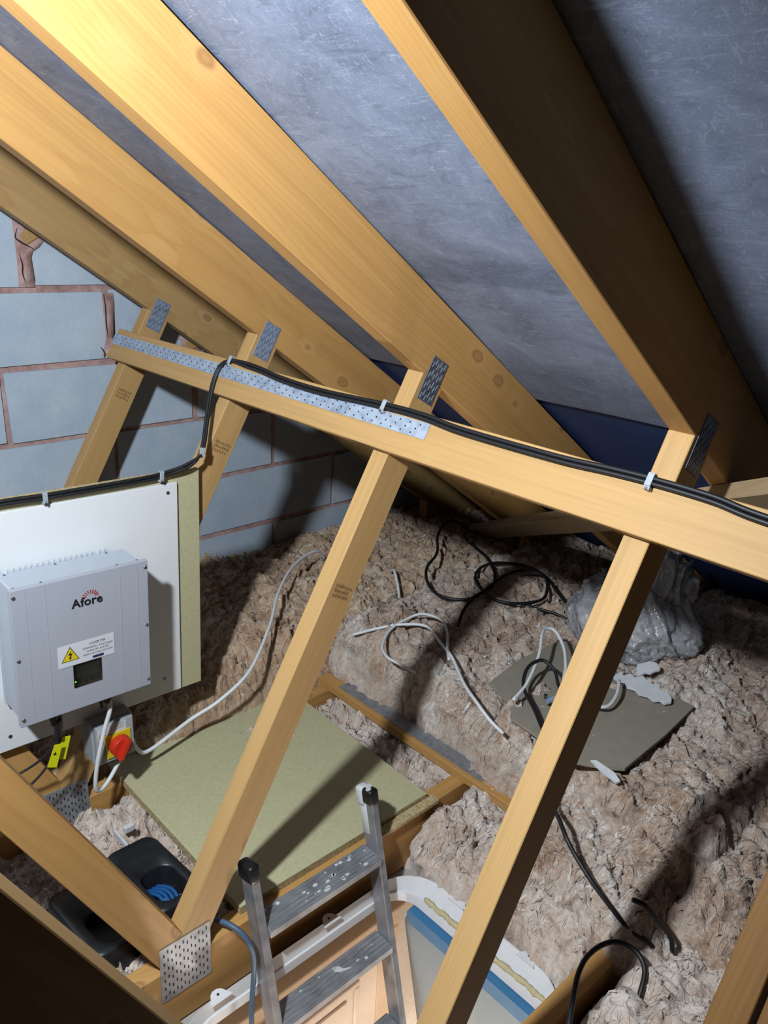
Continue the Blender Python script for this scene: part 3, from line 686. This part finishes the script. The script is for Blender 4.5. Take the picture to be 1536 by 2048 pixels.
# rotary isolator
iso = thing('rotary_isolator', (-.56, -.13, .143), 'grey isolator box with yellow plate and red rotary knob below the inverter', 'isolator switch')
box('housing', (-.600, -.190, .143), (-.535, -.083, .262), 'isolator_grey', iso, w=.003, seg=2); cv = box('lid', (-.535, -.186, .147), (-.518, -.087, .259), 'isolator_grey', iso, w=.003, seg=2)
PI_ = Matrix.Translation((-.5178, -.1365, .203)) @ FX
flat('warning_label', [(-.046, .018), (.030, .018), (.030, .052), (-.046, .052)], .0004, 'label_white', cv, PI_); tri_sign(cv, PI_ @ Matrix.Translation((-.033, .024, .0004)), .011)
for i in range(3): flat('label_print', [(-.014, 0), (.024, 0), (.024, .0022), (-.014, .0022)], .0002, 'paper_grey', cv, PI_ @ Matrix.Translation((0, .046-.006*i, .0005)))
flat('switch_plate', [(-.030, -.042), (.036, -.042), (.036, .024), (-.030, .024)], .004, 'yellow', iso, PI_ @ Matrix.Translation((.002, 0, .0006)), .003)
kc = PI_ @ Vector((.006, -.010, .016)); kn = cyl('knob', kc, (1, 0, 0), .0285, .022, 'red', iso, 28, r2=.026, w=.0015)
m = Matrix.Translation(kc+Vector((.017, 0, 0))) @ Matrix.Rotation(math.radians(-28), 4, 'X')
link('knob_grip', mesh(box_bm(.018, .013, .058, w=.003, seg=2)), 'red', kn, m)
cyl('cable_gland', (-.555, -.108, .136), (0, 0, 1), .010, .02, 'black_plastic', iso, 12); cyl('cable_gland', (-.56, -.080, .165), (0, 1, .0), .010, .02, 'black_plastic', iso, 12)
t = tube('mains_cable', [(-.49, -.158, .36), (-.482, -.160, .325), (-.487, -.176, .27), (-.492, -.196, .19), (-.497, -.206, .12), (-.505, -.198, .088), (-.52, -.170, .085), (-.545, -.125, .11), (-.555, -.108, .135)], .0055, 'cable_white')
tag(t, 'short white mains cable looping from the inverter gland into the isolator', 'cable')
t = tube('mains_cable', [(-.56, -.078, .165), (-.562, -.06, .115), (-.57, -.022, .09), (-.585, .111, .12), (-.565, .198, .16), (-.578, .31, .21), (-.692, .462, .26), (-.808, .576, .285), (-.917, .708, .30), (-.974, .819, .305), (-.992, .892, .30), (-1.01, .94, .25)], .0055, 'cable_white')
tag(t, 'white cable running from the isolator over the chipboard and up onto the wool', 'cable')

# ------------------------------------------------------------------ twin black cable along the brace, with clips
def twin(pts, offs, r, par):
    for o_ in (-1, 1):
        tube('conductor', [Vector(p)+Vector(offs)*o_*r*1.05 for p in pts], r, 'cable_black', par)
cb = thing('solar_cable', bpt(0, 1.09, .036), 'twin black solar cable clipped along the brace and down to the inverter board', 'cable')
path = [(-.5665, -.60, .867), (-.5665, -.331, .867), (-.5665, -.233, .863), (-.5665, -.02, .859), (-.5665, .06, .862), (-.558, .125, .878), (-.562, .162, .905)]
top = [bpt(x, z, .0365) for x, z in ((-.60, .955), (-.625, 1.0), (-.643, 1.048), (-.639, 1.082), (-.606, 1.098), (-.54, 1.0985), (-.474, 1.096), (-.377, 1.089), (-.234, 1.087), (-.028, 1.0945), (.083, 1.095), (.188, 1.089), (.4, 1.089), (.501, 1.093), (.579, 1.095), (.679, 1.094), (.769, 1.087), (1.0, 1.085), (1.45, 1.09))]
allp = path+[tuple(p) for p in top]
for o_ in (-1, 1):
    tube('conductor', [Vector(p)+(Vector((0, 0, 1))*o_*.0042 if i < 6 else Vector((0, 1, .3))*o_*.003 if i < 9 else BU*o_*.0042 if i > 11 else Vector((1, 0, .2))*o_*.004) for i, p in enumerate(allp)], .0042, 'cable_black', cb)
def clipx(p, n_, u_, w_=.011, h_=.02):
    n_ = Vector(n_).normalized(); u_ = Vector(u_).normalized(); s_ = u_.cross(n_)
    m = Matrix(((s_.x, u_.x, n_.x, p[0]), (s_.y, u_.y, n_.y, p[1]), (s_.z, u_.z, n_.z, p[2]), (0, 0, 0, 1)))
    bm = box_bm(w_, h_, .003, (0, 0, .006), .0008); box_bm(w_, .004, .011, (0, h_/2, .001), .0005, 1, bm); box_bm(w_, .006, .011, (0, -h_/2-.003, .001), .0005, 1, bm)
    c = link('cable_clip', mesh(bm), 'clip_grey', cb, m); link('clip_nail', mesh(cyl_bm(.0026, .003, 10)), 'screw_steel', c, m @ Matrix.Translation((0, -h_/2-.004, .008)))
for x, z in ((-.606, 1.098), (-.028, 1.0945), (.579, 1.095), (1.1, 1.085)): clipx(bpt(x, z, .036), BN, BU)
clipx((-.5665, -.233, .863), (1, 0, 0), (0, 0, 1)); clipx((-.5665, .05, .861), (1, 0, 0), (0, .1, 1)); clipx((-.562, .162, .905), (1, -.3, 0), (0, .2, 1), .013, .016)

# ------------------------------------------------------------------ loft hatch frame, hanging door
hf = thing('loft_hatch_frame', (.295, .04, -.165), 'white plastic loft hatch frame with rounded corners and screw tabs', 'hatch frame')
def rrect(x0, x1, y0, y1, r, n=8):
    out = []
    for cx, cy, a0 in ((x1-r, y1-r, 0), (x0+r, y1-r, 90), (x0+r, y0+r, 180), (x1-r, y0+r, 270)):
        for i in range(n+1):
            a = math.radians(a0+90*i/n); out.append((cx+r*math.cos(a), cy+r*math.sin(a)))
    return out
def loft_rings(rings, closed=True):
    bm = bmesh.new(); R_ = [[bm.verts.new(p) for p in r] for r in rings]
    for a, b in zip(R_, R_[1:]):
        n = len(a)
        for i in range(n): bm.faces.new((a[i], a[(i+1) % n], b[(i+1) % n], b[i]))
    return bm
def hard_rings(rings):
    """like loft_rings but every step between rings keeps a crisp edge"""
    bm = bmesh.new()
    for r0, r1 in zip(rings, rings[1:]):
        a = [bm.verts.new(p) for p in r0]; b = [bm.verts.new(p) for p in r1]; n = len(a)
        for i in range(n): bm.faces.new((a[i], a[(i+1) % n], b[(i+1) % n], b[i]))
    return bm
def rr(off, z, r): return [(x, y, z) for x, y in rrect(.032+off*.28, .550-off*.28, -.325+off, .402-off, r)]
bm = hard_rings([rr(.010, -.164, .10), rr(0, -.119, .11), rr(.004, -.118, .106), rr(.030, -.150, .085), rr(.046, -.152, .07), rr(.052, -.176, .064), rr(.030, -.1795, .08), rr(-.02, -.1795, .12)])
for f_ in bm.faces: f_.smooth = True
me = bpy.data.meshes.new('frame'); bm.to_mesh(me); bm.free(); link('frame', me, 'hatch_white', hf)
fp = [(.12+.40*i/24, .402-.036-.004*random.random()) for i in range(25)]
bm = tube_bm([(x, y-.002, -.150+.003*random.random()) for x, y in fp], lambda t: .0042+.0025*abs(math.sin(t*31))+.002*abs(math.sin(t*77)), 6, None, 2)
link('foam_seal', mesh(bm, True), 'foam_yellow', hf)
for x in (.20, .415):
    for y, s in ((.400, 1), (-.323, -1)):
        tb = flat('screw_tab', [(-.026, -.012), (.026, -.012), (.014, .012), (.006, .018), (-.006, .018), (-.014, .012)], .003, 'hatch_white', hf, Matrix.Translation((x, y, -.121)) @ Matrix.Rotation(0 if s > 0 else math.pi, 4, 'Z'), .001)
        cyl('tab_hole', (x, y+s*.006, -.1175), (0, 0, 1), .003, .0014, 'slot_dark', tb, 10)
for y in (-.19, .12):
    tb = flat('screw_tab', [(-.026, -.012), (.026, -.012), (.014, .012), (.006, .018), (-.006, .018), (-.014, .012)], .003, 'hatch_white', hf, Matrix.Translation((.034, y, -.121)) @ Matrix.Rotation(math.pi/2, 4, 'Z'), .001)
    cyl('tab_hole', (.030, y, -.1175), (0, 0, 1), .003, .0014, 'slot_dark', tb, 10)
hd = thing('hatch_door', (.3, .325, -.18), 'pale blue-grey hatch door hanging open with a blue rim', 'hatch door')
HD = Matrix.Translation((.297, .338, -.186)) @ Matrix.Rotation(math.radians(11), 4, 'X')
def rrz(hw, zt, zb_, r, y): return [(x, y, z) for x, z in rrect(-hw, hw, zb_, zt, r)]
bm = loft_rings([rrz(.21, -.05, -.62, .05, -.004), rrz(.222, -.03, -.64, .06, 0), rrz(.222, -.03, -.64, .06, .03)]); bm.faces.new([v_ for v_ in bm.verts][:36][::-1])
link('panel', mesh(bm), 'hatch_panel', hd, HD)
bm = loft_rings([rrz(.21, -.05, -.62, .05, -.0035), rrz(.225, 0, -.67, .075, -.004), rrz(.23, 0, -.675, .08, .002), rrz(.23, 0, -.675, .08, .032)])
link('rim', mesh(bm, True), 'hatch_panel', hd, HD)
bm = loft_rings([[(x, -.006, z) for x, z in rrect(-.21, .224, -.052, .003, .02)], [(x, .02, z) for x, z in rrect(-.21, .224, -.052, .003, .02)]]); bm.faces.new([v_ for v_ in bm.verts][:36][::-1])
link('hinge_band', mesh(bm), 'hatch_blue', hd, HD)

# ------------------------------------------------------------------ ladder
ld = thing('ladder', (.6, .09, -2.6), 'paint-spattered aluminium ladder leaning out of the loft hatch', 'ladder')
LU = Vector((-.24, 0, .9708)).normalized(); LF = Vector((.9708, 0, .24)).normalized()
L0 = Vector((.034, 0, 0))
def lpt(y, s, f=0): return L0+LU*s+LF*f+Vector((0, y, 0))
for side, y in (('left', -.086), ('right', .263)):
    rl = beam('rail', lpt(y, -2.55), lpt(y, .150 if side == 'right' else .135), .020, .046, 'aluminium', ld, tuple(LF), .002)
    s_ = 1 if side == 'left' else -1
    c0 = lpt(y, .150 if side == 'right' else .135)
    m = Matrix(((LF.x, 0, LU.x, c0.x), (0, 1, 0, c0.y), (LF.z, 0, LU.z, c0.z), (0, 0, 0, 1)))
    bm = box_bm(.054, .030, .042, (0, 0, .006), .009, 3)
    cp = link('end_cap', mesh(bm, True), 'black_plastic', ld, m)
    if side == 'right':
        cp['label'] = 'rubber end cap smeared with white paint'
        bm = box_bm(.030, .033, .050, (-.016, -.001, .004), .009, 2); link('paint_smear', mesh(bm, True), 'paint_white', cp, m)
        bm = box_bm(.026, .0212, .085, (-.012, -.0008, -.055), .002, 1); link('paint_drip', mesh(bm, True), 'paint_white', cp, m)
        for dx, dy, r_ in ((.0, .004, .010), (.012, -.006, .007)):
            cyl('paint_patch', m @ Vector((dx, dy, .0265)), tuple(LU), r_, .002, 'paint_white', cp, 9)
for i in range(9):
    s_ = -.242*i+.0
    c0 = lpt(.0885, s_, 0)
    m = Matrix.Translation(c0+Vector((0, 0, .0)))
    tr = link('tread', mesh(box_bm(.066, .330, .022, w=.002)), 'aluminium', ld, m)
    for q in range(5): link('tread_rib', mesh(box_bm(.003, .328, .0016)), 'aluminium', tr, m @ Matrix.Translation((-.024+.012*q, 0, .0113)))
    if i < 3:
        rng = random.Random(i+3)
        for q in range(26 if i == 0 else 6):
            link('paint_spot', mesh(cyl_bm(rng.uniform(.0015, .005), .0012, 7)), 'paint_white', tr, m @ Matrix.Translation((rng.uniform(-.024, .024), rng.uniform(-.15, .15), .0122)) @ Matrix.Diagonal((1, rng.uniform(.8, 2.2), 1, 1)))
        for y in (-.165, .165): link('rivet', mesh(cyl_bm(.004, .003, 10)), 'slot_dark', tr, m @ Matrix.Translation((.026, y*.96, -.006)) @ Matrix.Rotation(math.pi/2, 4, 'Y'))
m = Matrix.Translation(lpt(.11, -.242, 0)+Vector((0, 0, .0118)))
flat('paint_drip', [(-.016, -.01), (-.006, -.016), (.004, -.004), (.012, .020), (.010, .024), (.0, .006), (-.012, .002)], .001, 'paint_white', tr, m)

# blue-grey cable hanging over the joist
t = tube('blue_cable', [(-.10, -.165, .01), (-.04, -.160, .022), (.0, -.147, .031), (.03, -.134, .024), (.05, -.123, .002), (.057, -.115, -.04), (.06, -.118, -.097), (.07, -.129, -.145), (.085, -.141, -.20), (.11, -.15, -.4), (.13, -.15, -.7)], .0062, 'cable_blue')
tag(t, 'blue-grey cable draped over the joist beside the ladder', 'cable')

# ------------------------------------------------------------------ black plastic tray with blue cord
tr = thing('plastic_tray', (-.2, -.27, -.06), 'black moulded plastic tray with two openings lying in the wool', 'tray')
TM = Matrix.Translation((-.215, -.262, .012)) @ Matrix.Rotation(math.radians(4), 4, 'Z') @ Matrix.Rotation(math.radians(-4), 4, 'X')
def rrp(x0, x1, y0, y1, r, z): return [(x, y, z) for x, y in rrect(x0, x1, y0, y1, r, 6)]
def frame_open(ox, ix, zt, zb_, mat, nm, par):
    bm = loft_rings([rrp(*ox, .03, zb_), rrp(*ox, .03, zt-.006), rrp(ox[0]+.006, ox[1]-.006, ox[2]+.006, ox[3]-.006, .025, zt), rrp(*ix, .03, zt-.002), rrp(ix[0]+.003, ix[1]-.003, ix[2]+.003, ix[3]-.003, .027, zt-.008), rrp(ix[0]+.008, ix[1]-.008, ix[2]+.008, ix[3]-.008, .022, zb_)])
    return link(nm, mesh(bm, True), mat, par, TM)
frame_open((-.125, .115, 0.0, .130), (-.018, .092, .022, .108), .03, -.09, 'crate_black', 'half_shell', tr)
frame_open((-.105, .120, -.150, -.004), (-.005, .098, -.120, -.03), .016, -.09, 'crate_black', 'half_shell', tr)
box('base', (-.115, -.14, -.034), (.11, .122, -.028), 'crate_black', tr, mw=TM)
bm = bmesh.new()
for i in range(4): tube_bm([TM @ Vector((-.0+.1*q/6, .035+i*.011+.012*math.sin(q*.5), -.012+.016*math.sin(math.pi*q/6))) for q in range(7)], .0045, 8, bm, 4)
bl = link('rope_coil', mesh(bm, True), 'cord_blue', None); tag(bl, 'coiled bright blue cord inside the black tray', 'cord')

# white clip scrap on wool
sc = thing('plastic_scrap', (-.40, -.17, .0), 'small white plastic clip scrap on the wool above the black tray', 'scrap')
for a, b in (((-.43, -.20, .0), (-.36, -.192, .02)), ((-.425, -.178, .002), (-.41, -.15, .022))): box('fragment', a, b, 'paint_white', sc, w=.004, seg=2)

# ------------------------------------------------------------------ torn board, plastic bag and loose cables on the wool
pb = thing('torn_board', (.16, .92, .24), 'torn grey-brown plasterboard sheet lying on the wool with cables on it', 'board')
poly = [(-.06, .78), (-.085, .95), (-.075, 1.148), (.05, 1.155), (.20, 1.15), (.385, 1.135), (.40, .95), (.405, .74), (.36, .70), (.30, .66), (.18, .68), (.09, .69), (.05, .74)]
flat('sheet', poly, .0095, 'plasterboard', pb, Matrix.Translation((0, 0, .229)) @ Matrix.Rotation(math.radians(-.0), 4, 'X'), .001)
def flake(poly, z, lab, tilt=(0, 0)):
    cx = sum(p[0] for p in poly)/len(poly); cy = sum(p[1] for p in poly)/len(poly)
    o = flat('plaster_flake', [(x-cx, y-cy) for x, y in poly], .006, 'plaster_white', None, Matrix.Translation((cx, cy, z)) @ Matrix.Rotation(tilt[0], 4, 'X') @ Matrix.Rotation(tilt[1], 4, 'Y'), .0012); tag(o, lab, 'plaster', 'white plaster debris')
flake([(.166, 1.062), (.172, 1.10), (.186, 1.088), (.196, 1.112), (.214, 1.104), (.226, 1.128), (.243, 1.118), (.25, 1.128), (.262, 1.114), (.28, 1.118), (.296, 1.106), (.315, 1.108), (.334, 1.096), (.343, 1.078), (.333, 1.06), (.318, 1.064), (.306, 1.05), (.284, 1.056), (.262, 1.046), (.244, 1.056), (.222, 1.05), (.205, 1.066), (.188, 1.056)], .252, 'long ragged white plaster flake on the edge of the torn board', (.12, .03))
flake([(.185, 1.165), (.205, 1.20), (.225, 1.205), (.248, 1.185), (.24, 1.172), (.235, 1.155), (.222, 1.15), (.215, 1.125), (.203, 1.13)], .262, 'small white plaster chip on the wool above the torn board', (.25, 0))
flake([(.335, .695), (.345, .705), (.40, .70), (.425, .686), (.42, .676), (.38, .682)], .236, 'thin white plaster sliver at the front edge of the torn board', (.2, 0))

def loose(name, pts, r, mat, lab, grp=None):
    o = tube(name, pts, r, mat); return tag(o, lab, 'cable', grp)
loose('white_cable', [(-.78, 1.07, .245), (-.74, 1.05, .265), (-.66, 1.0, .21), (-.60, .92, .20), (-.555, .87, .19)], .005, 'cable_white', 'short white cable end showing just right of the third strut')
loose('white_cable', [(-.545, .68, .215), (-.50, .745, .235), (-.46, .79, .25), (-.405, .835, .26), (-.36, .845, .26), (-.29, .815, .255), (-.215, .785, .25), (-.15, .745, .245), (-.08, .695, .25), (.0, .655, .25), (.055, .645, .23), (.10, .65, .21)], .005, 'cable_white', 'white cable looping forward over the tufted wool toward the binder')
loose('white_cable', [(-.25, .672, .22), (-.30, .648, .235), (-.355, .65, .235), (-.41, .685, .235), (-.455, .76, .245), (-.455, .84, .26), (-.425, .88, .275), (-.36, .90, .27), (-.30, .86, .262), (-.25, .805, .255), (-.21, .77, .245)], .0045, 'cable_white', 'white cable curled into a round loop on the tufted wool')
loose('black_cable', [(-.93, 1.62, .265), (-.96, 1.58, .275), (-.88, 1.43, .275), (-.743, 1.278, .28), (-.665, 1.141, .28), (-.58, 1.06, .275), (-.5, 1.03, .27), (-.43, 1.06, .27), (-.405, 1.11, .275), (-.42, 1.22, .285), (-.435, 1.33, .29), (-.42, 1.41, .285), (-.36, 1.44, .28), (-.30, 1.38, .275), (-.255, 1.29, .27), (-.28, 1.19, .275), (-.34, 1.14, .28), (-.43, 1.165, .285), (-.50, 1.22, .285), (-.55, 1.32, .28), (-.54, 1.41, .275), (-.46, 1.475, .27), (-.364, 1.463, .265), (-.27, 1.40, .262), (-.18, 1.345, .255)], .0055, 'cable_black', 'long black cable coiled in loops on the wool by the eaves')
loose('black_cable', [(-.95, 1.60, .27), (-.87, 1.60, .272), (-.80, 1.50, .275), (-.70, 1.45, .275), (-.60, 1.40, .28), (-.51, 1.33, .285), (-.45, 1.27, .29), (-.40, 1.19, .288), (-.40, 1.10, .28), (-.36, 1.0, .275), (-.32, .93, .26)], .0055, 'cable_black', 'second black cable crossing the coil down toward the white loop')
loose('black_cable', [(-.26, 1.195, .27), (-.22, 1.225, .268), (-.17, 1.25, .262), (-.12, 1.27, .25)], .005, 'cable_black', 'short black cable tail leading to the plastic bag')
loose('white_cable', [(.075, .712, .275), (.06, .79, .29), (.015, .90, .32), (-.03, .97, .34), (-.045, 1.01, .34), (-.025, 1.03, .335), (.03, 1.0, .315), (.085, .935, .30), (.12, .88, .285), (.17, .86, .27), (.22, .87, .268), (.25, .90, .268), (.24, .96, .275), (.21, 1.02, .28)], .005, 'cable_white', 'white cable arching over the torn board in an upright loop')
loose('black_cable', [(.26, .655, .25), (.21, .672, .262), (.14, .72, .275), (.06, .775, .285), (.03, .83, .31), (.04, .88, .32), (.08, .885, .305), (.115, .86, .285), (.15, .84, .27)], .005, 'cable_black', 'black cable looping over the left part of the torn board')
jb = thing('cable_connector', (.13, .81, .25), 'small bright metal cable connector on the torn board beside the fourth strut', 'connector')
cyl('barrel', (.128, .812, .262), (.4, 1, .2), .009, .03, 'zinc', jb, 14, w=.001); cyl('screw_terminal', (.118, .80, .272), (0, 0, 1), .005, .012, 'screw_steel', jb, 10); cyl('screw_terminal', (.138, .826, .274), (0, 0, 1), .005, .012, 'screw_steel', jb, 10)
loose('black_cable', [(.20, .66, .235), (.24, .60, .215), (.31, .55, .20), (.368, .521, .19), (.414, .49, .18), (.446, .481, .16), (.5, .472, .13), (.546, .474, .1), (.595, .487, .06), (.638, .511, .035), (.66, .52, .0)], .0055, 'cable_black', 'black cable running down over the pale wool to the bare joist')
loose('black_cable', [(.66, .13, .0), (.645, .19, .06), (.60, .285, .085), (.588, .355, .085), (.603, .415, .08), (.64, .438, .07), (.672, .425, .055), (.688, .385, .03), (.69, .37, -.01)], .0055, 'cable_black', 'black cable arching over the bare joist at the bottom of the picture')
loose('black_cable', [(.60, .47, .155), (.622, .486, .145), (.647, .502, .115), (.672, .526, .07), (.68, .535, .03)], .0055, 'cable_black', 'black cable stub poking from the wool above the bare joist')

# clear plastic bag of wool
bag = thing('plastic_bag', (.06, 1.33, .19), 'crumpled clear plastic bag bulging on the wool behind the fourth strut', 'plastic bag')
def crumple(sub, rx, ry, rz, amp, seed):
    bm = bmesh.new(); bmesh.ops.create_icosphere(bm, subdivisions=sub, radius=1)
    p = np.array([v_.co.normalized()[:] for v_ in bm.verts]); x, y, z = p.T
    u = x*2.1+z*1.3+20; w_ = y*2.1-z*1.5+20
    r = 1+amp*1.2*(fbm(u, w_, seed, 2)-.5)+amp*1.1*(ridge(u*2.2+.4*w_, w_*1.2, seed+5, 3)-.55)+amp*.45*(ridge(u*6, w_*4.5+u, seed+9, 3)-.55)
    for v_, q, rr_ in zip(bm.verts, p, r):
        v_.co = Vector((q[0]*rx*rr_, q[1]*ry*rr_, q[2]*(rz if q[2] > 0 else rz*.75)*rr_))
    return mesh(bm, True)
link('film', crumple(6, .205, .15, .165, .22, 77), 'bag_film', bag, Matrix.Translation((.06, 1.345, .285)) @ Matrix.Rotation(.35, 4, 'Z'))
nk = crumple(5, .085, .075, .12, .5, 99)
link('knotted_neck', nk, 'bag_film', bag, Matrix.Translation((.115, 1.40, .415)) @ Matrix.Rotation(.3, 4, 'Y'))
